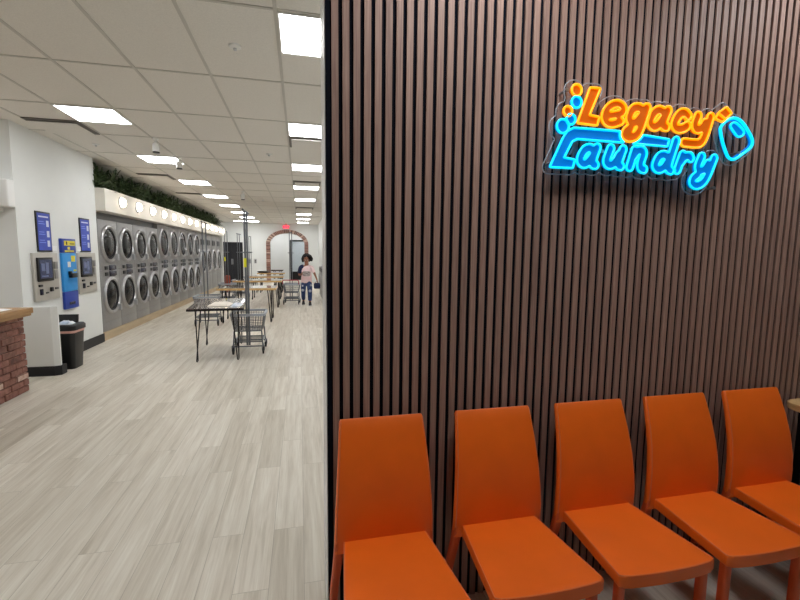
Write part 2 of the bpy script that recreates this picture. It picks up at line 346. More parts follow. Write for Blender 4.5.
m = MB(); m.tube([(-3.54,YB+.06,.95),(-3.54,YB+.06,1.25)], .014); m.tube([(-3.48,YB+.06,.95),(-3.48,YB+.06,1.25)], .014); struct(m.build('door_handle', M['alu'], d))
# glass door behind the archway
m = MB()
for x0, x1 in ((-.56,-.50),(.42,.48)): m.box(x0, x1, 26.32, 26.38, 0, 2.35)
m.box(-.56, .48, 26.32, 26.38, 0, .5); m.box(-.56, .48, 26.32, 26.38, 2.3, 2.36)
d = struct(m.build('door_2', M['iron']))
m = MB(); m.box(-.5, .42, 26.345, 26.355, .5, 2.3); struct(m.build('glass', M['clear'], d))
# brick surround of the archway: single bricks in one mesh
BR = [M['b1'], M['b2'], M['b3'], M['b4'], M['mortar']]
m = MB()
for s in (-1, 1):
    k = 0; z = 0
    while z < AZ-.02:
        a, b = sorted((AX+s*AW, AX+s*(AW+.21)))
        m.box(a, b, YB-.05, YB+.28, z+.006, min(z+.072, AZ), .004, 1, random.choice((0,0,1,2,3))); z += .078
n = 34
for i in range(n):
    t0, t1 = PI*i/n+.012, PI*(i+1)/n-.012
    P = lambda t, e: (AX-(AW+e)*math.cos(t), AZ+(AH+e*.9)*math.sin(t))
    q = [P(t0,0), P(t0,.21), P(t1,.21), P(t1,0)]
    A = [m.bm.verts.new((x,YB-.05,z)) for x, z in q]; B = [m.bm.verts.new((x,YB+.2,z)) for x, z in q]
    mi = random.choice((0,0,1,2,3))
    for f in [m.bm.faces.new(A), m.bm.faces.new(B[::-1])]+[m.bm.faces.new((A[j],A[(j+1)%4],B[(j+1)%4],B[j])) for j in range(4)]: f.material_index = mi
q = [(AX-(AW+.21)*math.cos(PI*i/40), AZ+(AH+.19)*math.sin(PI*i/40)) for i in range(41)]
q2 = [(AX-(AW+.002)*math.cos(PI*i/40), AZ+(AH+.002)*math.sin(PI*i/40)) for i in range(41)]
for i in range(40):
    m.face([(q[i][0],YB-.04,q[i][1]),(q[i+1][0],YB-.04,q[i+1][1]),(q2[i+1][0],YB-.04,q2[i+1][1]),(q2[i][0],YB-.04,q2[i][1])], 4)
for s in (-1, 1):
    a, b = sorted((AX+s*(AW+.004), AX+s*(AW+.206))); m.box(a, b, YB-.04, YB, 0, AZ, mi=4)
struct(m.build('trim_3', BR))

# long soffit over the dryers, filler above the first dryers, wooden base, end panel
m = MB(); m.box(-4.45, -3.25, 8.47, 20.42, 2.285, 2.67); struct(m.build('trim_4', M['soffit']))
m = MB(); m.box(-4.2, -3.50, 8.52, 20.4, 2.10, 2.285); struct(m.build('trim_5', M['steel2']))
m = MB(); m.box(-4.3, -3.40, 8.50, 20.46, 0, .15, .004); struct(m.build('trim_6', M['plinth']))
m = MB(); m.box(-4.45, -3.33, 20.46, 20.58, 0, 2.30); struct(m.build('trim_7', M['wall']))
m = MB(); m.box(-4.44, -4.40, 8.5, 20.4, 2.67, CH); struct(m.build('trim_8', M['black']))

# ------------------------------------------------------------------ ceiling fittings
def ceiling_light(x, y, w=.586):
    r = empty('ceiling_light', (x, y, CH-.012))
    a = MB(); h = w/2
    for q in ((-h,h,-.293,-.281),(-h,h,.281,.293),(-h,-h+.012,-.281,.281),(h-.012,h,-.281,.281)): a.box(*q, -.002, .011)
    a.build('light_frame', M['white'], r)
    a = MB(); a.box(-h+.012, h-.012, -.281, .281, 0, .009); a.build('diffuser', M['light'], r)
    return r
rowR = [3.05+2.44*k for k in (0,1,2,3,4,6,7,8)]
rowL = [5.49+2.44*k for k in range(8)]
for i, y in enumerate(rowR):
    lab = 'square ceiling light, %s from the front in the row by the slat wall end' % ORD[i]
    tag(ceiling_light(.168, y+.305), lab, 'ceiling light', 'ceiling lights in the row by the slat wall')
for i, y in enumerate(rowL):
    lab = 'square ceiling light, %s from the front in the row by the dryers' % ORD[i]
    if i == 7: lab = 'wide white ceiling light panel, last of the row near the dryers by the back wall'
    tag(ceiling_light(-2.272 if i < 7 else -2.577, y+.305, .586 if i < 7 else 1.19), lab, 'ceiling light', 'ceiling lights in the row by the dryers')
for i, (x, y) in enumerate(ADDED_LIGHTS):
    tag(ceiling_light(x, y), 'white ceiling light panel out of view, added to light the front room', 'ceiling light', 'added ceiling lights out of view')
for x, lab in ((-1.3,'unseen ceiling light panel added in the lobby behind the archway, nearer the double door'), (.1,'unseen ceiling light panel added in the lobby behind the archway, nearer the person')): tag(ceiling_light(x, 25.4), lab, 'ceiling light')  # panels out of view, added to brighten the lobby

def diffuser(x, y, lab):
    r = empty('ceiling_vent', (x, y, CH-.03))
    a = MB(); a.box(-.296, .296, -.296, .296, .015, .028); a.build('vent_cavity', M['grille'], r)
    a = MB(); a.box(-.262, .262, -.262, .262, -.01, .0, .004)
    a.build('vent_plate', M['ceil'], r)
    tag(r, lab, 'ceiling vent', 'square ceiling vents')
diffuser(.168, 6.415, 'square ceiling vent just behind the second light by the slat wall end')
diffuser(.168, 10.07, 'square ceiling vent just before the fourth light by the slat wall end')
diffuser(.168, 15.56, 'square ceiling vent where the row by the slat wall end skips a light')
diffuser(-2.882, 6.415, 'square dark edged ceiling vent above the payment kiosk wall')
diffuser(-2.882, 10.07, 'square ceiling vent above the first dryers beside the foliage')
diffuser(-2.882, 12.9, 'square ceiling vent above the middle dryers beside the foliage')

def spot(x, y, drop, lab):
    r = empty('spotlight', (x, y, CH-.006))
    a = MB(); a.lathe([(.0,-.0),(.038,-.0),(.038,-.02),(.012,-.024),(.012,-.07),(.0,-.07)]); a.build('mount', M['white'], r, True)
    a = MB(); a.lathe([(.0,-.065),(.03,-.065),(.046,-.09),(.05,-drop+.015),(.044,-drop+.015)]); a.build('lamp_head', M['white'], r, True)
    a = MB(); a.lathe([(.0,-drop),(.044,-drop),(.044,-drop+.016),(.0,-drop+.016)]); a.build('lens', M['plastic'], r, True)
    tag(r, lab, 'spotlight', 'small ceiling spotlights')
spot(-1.915, 6.72, .20, 'small white ceiling spotlight before the second light near the dryers')
spot(-1.93, 7.96, .19, 'small white ceiling spotlight hanging against the second light near the dryers')
spot(-1.40, 11.8, .22, 'small white ceiling spotlight farthest along, in the middle of the ceiling')
for x, y, lab in ((-.46,3.64,'small white round ceiling sensor before the biggest light panel'), (-.46,7.32,'small white round ceiling sensor beside the third light by the slat wall end'), (-2.9,7.36,'small white round ceiling sensor above the payment kiosk wall'), (-1.05,13.6,'small white round ceiling sensor far along the middle of the ceiling')):
    r = empty('ceiling_sensor', (x, y, CH))
    a = MB(); a.lathe([(0,0),(.046,0),(.044,-.012),(.02,-.02),(0,-.02)]); a.build('sensor_plate', M['white'], r, True)
    a = MB(); a.lathe([(0,-.02),(.014,-.02),(.012,-.034),(0,-.036)], n=12); a.build('sensor_tip', M['alu'], r, True)
    tag(r, lab, 'sensor', 'round ceiling sensors')

# ------------------------------------------------------------------ globe lights on the soffit
def globe():
    r = empty('globe_light')
    a = MB(); a.lathe([(0,0),(.112,0),(.112,.012),(.098,.02),(.0,.02)], axis='x'); a.build('lamp_rim', M['alu'], r, True)
    a = MB(); a.lathe([(0,.092)]+[(.09*math.sin(t),.015+.077*math.cos(t)) for t in [PI/2*k/8 for k in range(1,9)]]+[(0,.014)], axis='x'); a.build('globe', M['globe'], r, True)
    return r
g0 = globe()
for i in range(14):
    g = g0 if i == 0 else copy_tree(g0)
    g.location = (-3.25, 9.15+.845*i, 2.495)
    tag(g, 'round glowing lamp on the white soffit, %s from the payment kiosk wall' % ORD[i], 'lamp', 'round lamps along the soffit')

# greenery on the soffit
m = MB()
def leaf(mb, p, d, L, w, droop, mi):
    d = Vector(d).normalized(); side = d.cross(Vector((0,0,1)))
    side = side.normalized() if side.length > .1 else Vector((1,0,0))
    tilt = random.uniform(-.6,.6); nrm = side.cross(d); side = side*math.cos(tilt)+nrm*math.sin(tilt)
    prev = None; p = Vector(p)
    for i in range(5):
        t = i/4; c = p+d*L*t+Vector((0,0,-droop*t*t*L)); ww = w*math.sin(PI*min(1, .12+.88*t))*.5+.001
        row = [c-side*ww, c+Vector((0,0,-ww*.35)), c+side*ww]
        for v in row:
            v.z = min(v.z, CH-.015)
            if v.x < -4.38: v.x = -4.38
        cur = [mb.bm.verts.new(v) for v in row]
        if prev:
            for a in range(2):
                f = mb.bm.faces.new((prev[a],prev[a+1],cur[a+1],cur[a])); f.material_index = mi; f.smooth = True
        prev = cur
for i in range(3400):
    y = random.uniform(8.55, 20.3); x = -3.32-abs(random.gauss(0,.25)); 
    z = random.uniform(2.68, 3.0)
    d = (random.uniform(-.2,.6), random.uniform(-1,1), random.uniform(-.15,.9))
    leaf(m, (x-.1,y,z), d, random.uniform(.16,.36), random.uniform(.018,.05), random.uniform(.1,.7), 1 if random.random() < .16 else 0)
for i in range(60):
    y = 8.7+random.gauss(0,.1); leaf(m, (-3.45+random.uniform(-.1,.08), y, random.uniform(2.7,2.9)), (random.uniform(-.1,.5), random.uniform(-.8,.9), random.uniform(.2,1)), random.uniform(.25,.42), random.uniform(.03,.06), .5, 0)
tag(m.build('artificial_foliage', [M['leaf'], M['leaf2']]), 'dark green foliage running along the top of the white soffit', 'plants', kind='stuff')

# ------------------------------------------------------------------ dryers
def door(par, y, z, D, x=0):
    R = D/2
    a = MB(); a.lathe([(R,-.005),(R,.022),(R-.012,.038),(R-.03,.044),(R-.05,.036),(R-.058,.018),(R-.06,-.005)], axis='x', n=48, cap=False)
    d = a.build('door', M['chrome'], par, True); d.location = (x, y, z)
    a = MB(); r = R-.061; a.lathe([(r,.004),(r,.022),(r-.012,.028),(r-.024,.018),(r-.026,.0)], axis='x', n=48, cap=False); a.build('gasket', M['rubber'], d, True)
    a = MB(); r = R-.084; a.lathe([(r,.006),(r*.8,.024),(r*.5,.036),(r*.2,.042),(.001,.043)], axis='x', n=40); a.build('door_glass', M['glass'], d, True)
    a = MB(); a.box(.03,.085, R*.62-.03, R*.62+.03, -R*.72-.06, -R*.72+.06, .012); a.box(.0,.05, R*.62-.02, R*.62+.08, -R*.72-.02, -R*.72+.02, .006); a.build('door_handle', M['alu'], d, True)
    return d
def stack_dryer(w, top, D, zu, zl, zc):
    r = empty('stack_dryer')
    a = MB(); h = w/2-.003
    a.box(-.75,0,-h,h,.152,.30,.006); a.box(-.75,.0,-h,h,.303,zc-.003,.006); a.box(-.75,0,-h,h,zc+.003,top,.006)
    a.build('cabinet', M['steel'], r, True)
    door(r, .0, zu, D); door(r, .0, zl, D)
    for s, z in ((1, zc+.035), (-1, zc-.075)):
        a = MB(); a.box(-.002,.006,-.30,.30,z-.05,z+.05,.003); c = a.build('control_panel', M['steel'], r, True)
        a = MB(); a.box(.005,.016,-.05,.21,z-.048,z+.048,.004); a.build('display', M['navy'], c, True)
        a = MB(); a.box(.005,.02,-.24,-.12,z-.032,z+.032,.004); a.build('card_reader', M['plastic'], c, True)
        a = MB()
        for k in range(3): a.lathe([(0,.0),(.012,.0),(.012,.018),(0,.018)], (0,.235+.0*k,z-.025+.025*k), axis='x', n=10)
        a.build('button', M['navy'], c, True)
    return r
d0 = stack_dryer(.81, 2.15, .68, 1.725, .785, 1.255)
y = 8.545
for i in range(4):
    d = d0 if i == 0 else copy_tree(d0)
    d.location = (-3.42, y+.405, 0); y += .81
    tag(d, 'grey stacked double dryer, %s from the payment kiosk wall' % ORD[i], 'dryer', 'stacked dryers')
d1 = stack_dryer(.905, 2.27, .77, 1.82, .78, 1.30)
for i in range(5):
    d = d1 if i == 0 else copy_tree(d1)
    d.location = (-3.42, y+.4525, 0); y += .905
    tag(d, 'taller grey stacked double dryer with bigger doors, %s of them past the smaller dryers' % ORD[i], 'dryer', 'tall stacked dryers')
def big_dryer(w):
    r = empty('single_dryer'); h = w/2-.003
    a = MB(); a.box(-.75,0,-h,h,.152,.78,.006); a.box(-.75,0,-h,h,.786,1.76,.006); a.box(-.75,0,-h,h,1.766,2.27,.006); a.build('cabinet', M['steel'], r, True)
    door(r, 0, 1.27, .86)
    a = MB(); a.box(-.002,.012,-.3,.3,1.84,2.06,.004); c = a.build('control_panel', M['steel2'], r, True)
    a = MB(); a.box(.01,.02,-.25,-.03,1.87,2.03,.004); a.build('display', M['plastic'], c, True)
    a = MB(); a.box(.01,.02,.08,.25,1.87,2.03,.004); a.build('card_reader', M['plastic'], c, True)
    a = MB(); a.box(-.002,.004,-.35,.35,.22,.7,.002); a.build('access_panel', M['steel'], r)
    return r
d2 = big_dryer(1.02)
for i in range(4):
    d = d2 if i == 0 else copy_tree(d2)
    d.location = (-3.42, y+.51, 0); y += 1.02
    tag(d, 'grey single door dryer, %s past the stacked ones at the far end' % ORD[i], 'dryer', 'single door dryers')

# ------------------------------------------------------------------ payment kiosks, screens, card machine
def kiosk(y0, y1, lab):
    r = empty('payment_kiosk', (-3.4, (y0+y1)/2, .92)); h = (y1-y0)/2
    a = MB(); a.box(0,.03,-h,h,0,.64,.008); a.build('housing', M['kiosk'], r, True)
    a = MB(); a.box(.028,.052,-h+.06,.12,.26,.58,.006); b = a.build('bezel', M['plastic'], r, True)
    a = MB(); a.box(.051,.055,-h+.095,.085,.30,.55); s = a.build('screen', M['screen'], b)
    a = MB()
    for q in ((-.17,-.09,.40,.50),(-.07,.0,.36,.51),(-.17,-.02,.32,.34)): a.box(.0545,.0565,q[0],q[1],q[2],q[3])
    a.build('screen_graphics', M['ui'], b)
    a = MB(); a.box(.028,.05,.17,.25,.42,.52,.004); a.box(.028,.045,.18,.24,.28,.40,.004); a.build('pin_pad', M['steel'], r, True)
    a = MB(); a.box(.028,.045,-.22,-.14,.19,.22,.003); a.build('coin_slot', M['plastic'], r, True)
    a = MB(); a.box(.028,.05,-.2,-.15,.08,.16,.004); a.build('card_slot', M['navy'], r, True)
    a = MB(); a.box(.028,.052,.04,.1,.11,.17,.006); a.box(.028,.04,-.06,0,.09,.11,.003); a.build('bill_slot', M['plastic'], r, True)
    a = MB(); a.box(.028,.04,.17,.25,.13,.16,.003); a.build('receipt_slot', M['steel2'], r, True)
    tag(r, lab, 'kiosk', 'payment kiosks on the column wall')
kiosk(6.52, 7.11, 'grey wall payment kiosk with dark screen nearer the brick counter')
kiosk(7.68, 8.28, 'grey wall payment kiosk with dark screen beside the dryers')
def poster(y0, y1, lab):
    r = empty('blue_sign', (-3.4, (y0+y1)/2, 1.575)); h = (y1-y0)/2
    a = MB(); a.box(0,.016,-h,h,0,.54,.004); a.build('frame', M['plastic'], r, True)
    a = MB(); a.box(.015,.018,-h+.022,h-.022,.022,.518); a.build('sign_panel', M['poster'], r)
    a = MB(); a.box(.0175,.019,-h+.05,h-.06,.462,.482)
    for z in (.34,.20,.07): a.box(.0175,.019,.055,.115,z,z+.085)
    a.build('sign_picture', M['posterink'], r)
    a = MB()
    for z in (.40,.26,.15):
        a.box(.0175,.0185,-h+.045,-.0,z,z+.012); a.box(.0175,.0185,-h+.045,.02,z-.03,z-.018)
    a.build('sign_text', M['posterlt'], r)
    tag(r, lab, 'sign', 'framed blue signs above the kiosks')
poster(6.68, 7.02, 'black framed blue sign above the kiosk nearer the brick counter')
poster(7.84, 8.17, 'black framed blue sign above the kiosk beside the dryers')
r = empty('card_machine', (-3.4, 7.42, .73))
a = MB(); a.box(0,.035,-.215,.215,.26,.83,.006); a.build('body', M['cyan'], r, True)
a = MB(); a.box(0,.035,-.215,.215,0,.258,.006); b = a.build('base_panel', M['royal'], r, True)
a = MB(); a.box(.034,.04,-.09,.09,.06,.10,.003); a.build('card_slot', M['navy'], b)
a = MB(); a.box(0,.04,-.215,.215,.832,1.04,.006); b = a.build('header_panel', M['royal'], r, True)
a = MB(); a.box(.039,.043,-.15,.19,.94,1.01); a.box(.039,.043,-.14,.14,.845,.87); a.box(.039,.043,-.05,.02,.88,.92); a.build('yellow_mark', M['yelink'], b)
a = MB(); a.box(.0425,.0445,-.09,-.06,.95,1.0); a.box(.0425,.0445,.02,.17,.96,.972); a.build('dark_mark', M['navy'], b)
a = MB(); a.box(.034,.085,-.06,.12,.46,.53,.012); a.box(.034,.07,-.07,-.01,.5,.56,.01); a.build('coin_tray', M['plastic'], r, True)
a = MB(); a.box(.034,.039,-.07,.02,.62,.70,.002); a.build('label_plate', M['white'], r)
a = MB(); a.box(.034,.039,.05,.17,.70,.79,.002); a.box(.034,.039,.10,.19,.55,.58,.002); a.build('yellow_sticker', M['yelink'], r)
r.scale = (1, .92, 1)
tag(r, 'tall blue wall card machine between the two payment kiosks', 'card machine')
for y0, lab in ((7.03,'small white paper notice between first kiosk and blue card machine'), (7.72,'small white paper notice between blue card machine and second blue sign')):
    a = MB(); a.box(-3.399,-3.39,y0,y0+.13,1.59,1.66,.001)
    tag(a.build('paper_notice', M['paper']), lab, 'notice')
r = empty('wall_box', (-3.62, 6.3, 2.11))
a = MB(); a.box(-.35,.23,-.14,0,0,.33,.02,3); a.build('housing', M['white'], r, True)
a = MB(); a.box(-.25,.1,-.10,-.0,-.05,.0,.01); a.build('bracket', M['white'], r, True)
tag(r, 'white box fixed high on the white wall above the brick counter', 'wall box')

# trash bin
r = empty('trash_bin', (-3.145, 6.67, 0))
a = MB(); sec = lambda w, d, z: [(x, y, z) for x, y in rrect(w, d, 4, .16)]
a.loft([sec(.30,.27,0), sec(.36,.335,.50)]); a.build('bin_body', M['plastic'], r, True)
a = MB(); a.loft([sec(.366,.341,.495), sec(.376,.351,.53), sec(.376,.351,.542), sec(.35,.33,.545)]); a.build('liner', M['pink'], r, True)
a = MB()
a.loft([sec(.40,.37,.53), sec(.40,.37,.585), sec(.37,.34,.605), sec(.33,.29,.602)])
a.loft([[(x-.02, y+.14+dy, z) for x, y in rrect(.26,.04,3,.3)] for z, dy in ((.58,0),(.71,.02))])
a.build('lid', M['plastic'], r, True)
tag(r, 'slim black trash bin with pink liner under the blue card machine', 'bin')
a = MB()
def crumple(mb, cx, cy, z, w, d, h, n=9, seed=1):
    rng = random.Random(seed); V = []
    for i in range(n+1):
        for j in range(n+1):
            u, v = i/n-.5, j/n-.5; e = max(0, 1-(2*max(abs(u),abs(v)))**3)
            V.append(mb.bm.verts.new((cx+u*w*(1+rng.uniform(-.08,.08)), cy+v*d*(1+rng.uniform(-.08,.08)), z+.004+h*e*rng.uniform(.35,1))))
    for i in range(n):
        for j in range(n):
            q = [V[i*(n+1)+j], V[(i+1)*(n+1)+j], V[(i+1)*(n+1)+j+1], V[i*(n+1)+j+1]]; mb.bm.faces.new(q)
    b = [mb.bm.verts.new((v.co.x, v.co.y, z)) for v in V]
    ring = [j for j in range(n+1)]+[i*(n+1)+n for i in range(1,n+1)]+[n*(n+1)+j for j in range(n-1,-1,-1)]+[i*(n+1) for i in range(n-1,0,-1)]
    for a_, b_ in zip(ring, ring[1:]+ring[:1]): mb.bm.faces.new((V[a_],V[b_],b[b_],b[a_]))
    mb.bm.faces.new([b[k] for k in ring])
    for k, v in enumerate(b):
        if k not in ring: mb.bm.verts.remove(v)
crumple(a, -3.10, 6.64, .605, .16, .14, .05, 6, 3)
tag(a.build('crumpled_napkin', M['bluecloth'], None, True), 'crumpled white napkin lying on the lid of the trash bin', 'napkin')

# brick counter
r = empty('brick_counter', (-3.05, 5.6, 0))
a = MB(); a.box(-.85,-.008,-2.6,.0,0,.86, mi=4)
z = .004; k = 0
while z < .85:
    y0 = .004-(.11 if k % 2 else 0); h = min(.066, .858-z); yy = .006
    first = True
    while yy > -2.6:
        L = (.105 if (k % 2 and first) else .21)*random.uniform(.94,1.04); first = False
        a.box(-.07, .014+random.uniform(0,.012), yy-L+.008, yy+random.uniform(-.006,.006), z, z+h, .006, 1, random.choice((0,0,0,1,1,2,3))); yy -= L
    z += .074; k += 1
a.build('brick_front', BR, r)
a = MB(); a.box(-.9,.075,-2.7,.088,.885,.95,.008); a.box(-.9,.06,-2.7,.075,.857,.886,.006); a.build('counter_top', M['counter'], r, True)
tag(r, 'red brick service counter with thick wooden top at the room edge', 'counter')
a = MB(); crumple(a, -3.15, 5.38, .951, .16, .22, .02, 6, 5); tag(a.build('paper_sheet', M['paper'], None, True), 'white paper sheet lying on the wooden top of the brick counter', 'paper')
# ------------------------------------------------------------------ folding tables on hairpin legs
def table(x, y, w, d, top, th, rz, tm, em, legs, label, group='folding tables'):
    r = empty('folding_table', (x, y, 0), rz)
    rng = random.Random(int(y*100))
    def edge(k):                                   # slightly wavy live edge
        P = []; n = 14
        for i in range(n+1): P.append((-w/2+w*i/n, -d/2+k+rng.uniform(-.008,.008)*(0 < i < n)))
        for i in range(n+1): P.append((w/2-w*i/n, d/2-k+rng.uniform(-.008,.008)*(0 < i < n)))
        return P
    e = edge(0)
    a = MB(); a.prism(e, top-th, top-.006, bev=.006); a.build('table_top', em, r, True)
    a = MB(); a.prism([(px*(1-.01), py*(1-.012)) for px, py in e], top-.008, top, bev=.003); a.build('top_surface', tm, r, True)
    for lx, ly in legs:
        sx = 1 if lx > 0 else -1; sy = 1 if ly > 0 else -1
        a = MB(); a.box(lx-.06, lx+.06, ly-.06, ly+.06, top-th-.006, top-th+.001)
        foot = Vector((lx+sx*.015, ly+sy*.03, .008))
        p1 = Vector((lx-sx*.052, ly+sy*.03, top-th-.004)); p2 = Vector((lx+sx*.03, ly-sy*.052, top-th-.004))
        q1 = foot+Vector((-.010,0,.012)); q2 = foot+Vector((.010,0,.012))
        a.tube([p1, q1*.995+p1*.005, foot+Vector((-.006,0,.002)), foot+Vector((.006,0,.002)), q2*.995+p2*.005, p2], .0085 if tm == M['walnut'] else .012, 8)
        a.build('leg', M['iron'], r, True)
    tag(r, label, 'table', group)
    return r
table(-1.245, 7.22, .76, 1.45, .80, .034, math.radians(5), M['walnut'], M['iron'], [(-.263,-.55),(.263,-.55),(-.263,.60),(.263,.60)], 'dark glossy walnut folding table on hairpin legs with a cart pushed against it')
LG = lambda w, d: [(sx*(w/2-.13), sy*(d/2-.12)) for sx in (-1,1) for sy in (-1,1)]
for (x0, x1, y0, d, tm, em, lab) in (
  (-1.82,-.55,10.15,.82,'slabtop','honey','honey edged glossy folding table directly behind the dark walnut table'),
  (-1.87,-.53,12.9,.82,'slabtop','honey','honey edged folding table, second behind the dark walnut table'),
  (-1.71,-.565,15.2,.82,'slabtop','honey','honey edged folding table, third behind the dark walnut table'),
  (-1.66,-.61,17.8,.82,'slabtop','honey','honey edged folding table with a dark tray on it'),
  (-1.32,-.78,20.8,.75,'walnut','walnut','dark brown folding table standing last before the brick archway')):
    table((x0+x1)/2, y0+d/2, x1-x0, d, .80, .05, 0, M[tm], M[em], LG(x1-x0, d), lab)
a = MB(); crumple(a, -1.19, 6.95, .801, .30, .36, .05, 10, 11)
tag(a.build('crumpled_cloth', M['creamcloth'], None, True), 'crumpled cream cloth lying in the middle of the dark walnut table', 'cloth')
a = MB(); crumple(a, -.94, 6.86, .801, .15, .34, .04, 8, 12)
tag(a.build('folded_cloth', M['bluecloth'], None, True), 'white and pale blue cloth at the cart end of the dark walnut table', 'cloth')
r = empty('tray', (-1.44, 18.1, .80))
a = MB(); a.lathe([(0,.001),(.18,.001),(.25,.055),(.238,.055),(.175,.012),(0,.012)], n=24); a.build('bowl', M['plastic'], r, True)
tag(r, 'dark shallow tray on a honey edged table far behind', 'tray')

# ------------------------------------------------------------------ laundry carts with hanging masts
def cart(gap=.035, sticker=False, r0=.0125, name='laundry_cart'):
    r = empty(name)
    W, D, ZT, ZB = .50, .58, .65, .37
    def ring(w, d, z): return [(-w/2,-d/2,z),(w/2,-d/2,z),(w/2,d/2,z),(-w/2,d/2,z)]
    w2, d2 = W*.82, D*.84
    a = MB()
    for i in range(13):
        t = i/12-.5
        for s in (-1,1):
            a.tube([(t*w2,s*d2/2,ZB),(t*W,s*D/2,ZT-.01)], .0035, 5); a.tube([(s*w2/2,t*d2,ZB),(s*W/2,t*D,ZT-.01)], .0035, 5)
    for k in range(1, 5):
        f = k/5; a.tube(ring(w2+(W-w2)*f, d2+(D-d2)*f, ZB+(ZT-ZB)*f), .0035, 5, True)
    for i in range(9):
        t = i/8-.5; a.tube([(t*w2,-d2/2,ZB),(t*w2,d2/2,ZB)], .0035, 5); a.tube([(-w2/2,t*d2,ZB),(w2/2,t*d2,ZB)], .0035, 5)
    a.tube(ring(w2, d2, ZB), .008, 6, True)
    a.build('basket', M['wire'], r, True)
    a = MB(); R = [rrect(W+.03, D+.03, 3, .12), rrect(W+.034, D+.034, 3, .12), rrect(W-.02, D-.02, 3, .12), rrect(W-.02, D-.02, 3, .12)]
    rings = [[(x,y,z) for x, y in R[k]] for k, z in ((0,ZT-.04),(1,ZT),(2,ZT),(3,ZT-.03))]; rings.append(rings[0]); a.loft(rings, True, False)
    a.build('basket_rim', M['cart'], r, True)
    a = MB()
    for z, k in ((.20,.86),(.13,.9)): a.tube(ring(W*k, D*k, z), .011, 7, True)
    for sx in (-1,1):
        for sy in (-1,1): a.tube([(sx*W*.45,sy*D*.45,.12),(sx*W*.43,sy*D*.43,.20),(sx*w2/2,sy*d2/2,ZB)], .011, 7)
    for i in range(6):
        t = i/5-.5; a.tube([(-W*.43,t*D*.8,.2),(W*.43,t*D*.8,.2)], .006, 5)
    a.build('frame', M['wire'], r, True)
    for sx in (-1,1):
        for sy in (-1,1):
            a = MB(); c = (sx*W*.45, sy*D*.45+.02, .062)
            a.lathe([(.0,-.013),(.045,-.013),(.062,-.010),(.062,.010),(.045,.013),(.0,.013)], c, axis='x', n=20)
            wv = a.build('wheel', M['rubber'], r, True)
            a = MB()
            for s in (-1,1): a.box(c[0]+s*.019-.003, c[0]+s*.019+.003, c[1]-.02, c[1]+.02, .055, .135)
            a.box(c[0]-.022, c[0]+.022, c[1]-.024, c[1]+.024, .128, .138); a.build('fork', M['wire'], wv)
    a = MB(); x = gap
    for s in (-1,1): a.tube([(s*x,-D*.36,.14),(s*x,-D*.36,2.22)], r0, 8)
    a.tube([(0,-D*.36-.3,2.225),(0,-D*.36+.42,2.225)], .014, 8); a.tube([(-x,-D*.36,2.22),(x,-D*.36,2.22)], .014, 8)
    a.tube([(-.085,-D*.36,1.6),(.085,-D*.36,1.6)], .010, 8)
    h = a.build('hanging_mast', M['mast'], r, True)
    if sticker: a = MB(); a.box(-.04,.0,-D*.36-.019,-D*.36+.017,1.37,1.51,.004); a.build('yellow_sticker', M['yellow'], h)
    return r
c0 = cart(); c1 = cart(.017, True, .0155)
CARTS = [(-.812,7.28,0,'grey wire laundry cart pushed against the dark walnut table, yellow sticker on its mast'),
 (-1.99,10.15,2,'grey laundry cart with tall mast standing between the dark walnut table and the dryers'),
 (-.265,13.95,-4,'grey laundry cart with red handle parked beside the walking person'),
 (-2.2,14.22,4,'grey laundry cart holding a rust coloured cloth, near the far dryers'),
 (-2.04,15.95,-4,'grey laundry cart with tall mast before the dark double door'),
 (-1.93,18.3,0,'grey laundry cart farthest back, its thin mast against the white wall')]
for i, (x, y, a_, lab) in enumerate(CARTS):
    c = c1 if i == 0 else (c0 if i == 1 else copy_tree(c0))
    c.location = (x, y, 0); c.rotation_euler = (0, 0, math.radians(a_)); tag(c, lab, 'cart', 'laundry carts with hanging masts')
    if i == 3:
        b = MB(); b.box(-.06,-.022,-.226,-.192,1.33,1.45,.004); b.build('yellow_sticker', M['yellow'], c)
    if i == 2:
        b = MB(); b.tube([(-.24,-.31,.64),(-.24,-.36,.75),(-.19,-.37,.77),(.19,-.37,.77),(.24,-.36,.75),(.24,-.31,.64)], .014, 8); b.build('push_handle', M['red'], c, True)['label'] = 'red push handle'
a = MB(); a.loft([[(x-2.2,y+14.18,z) for x, y in rrect(w,d,3,.3)] for w, d, z in ((.13,.2,.376),(.15,.24,.6),(.145,.22,.86),(.10,.15,.89))])
tag(a.build('folded_cloth', M['rust'], None, True), 'rust coloured cloth bundle standing up out of a laundry cart', 'cloth')

# ------------------------------------------------------------------ washers along the right wall
def washer():
    r = empty('front_washer')
    a = MB(); a.box(0,.255,-.34,.34,.04,1.12,.008); a.box(.02,.25,-.33,.33,0,.045); a.build('cabinet', M['steel'], r, True)
    a = MB(); a.lathe([(.24,.004),(.24,-.025),(.2,-.04),(.16,-.02),(.15,.004)], (0,0,.6), axis='x', n=32, cap=False); d = a.build('door', M['chrome'], r, True)
    a = MB(); a.lathe([(.152,-.006),(.1,-.02),(.001,-.026)], (0,0,.6), axis='x', n=28); a.build('door_glass', M['glass'], d, True)
    a = MB(); a.box(-.012,.0,-.3,.3,.94,1.07,.003); a.build('control_panel', M['plastic'], r)
    return r
w0 = washer()
for i in range(4):
    w = w0 if i == 0 else copy_tree(w0)
    w.location = (.725, 14.55+.7*i, 0)
    tag(w, 'low grey front loading washer behind the slat wall end, %s past the walking person' % ORD[i], 'washer', 'washers along the hall side wall')

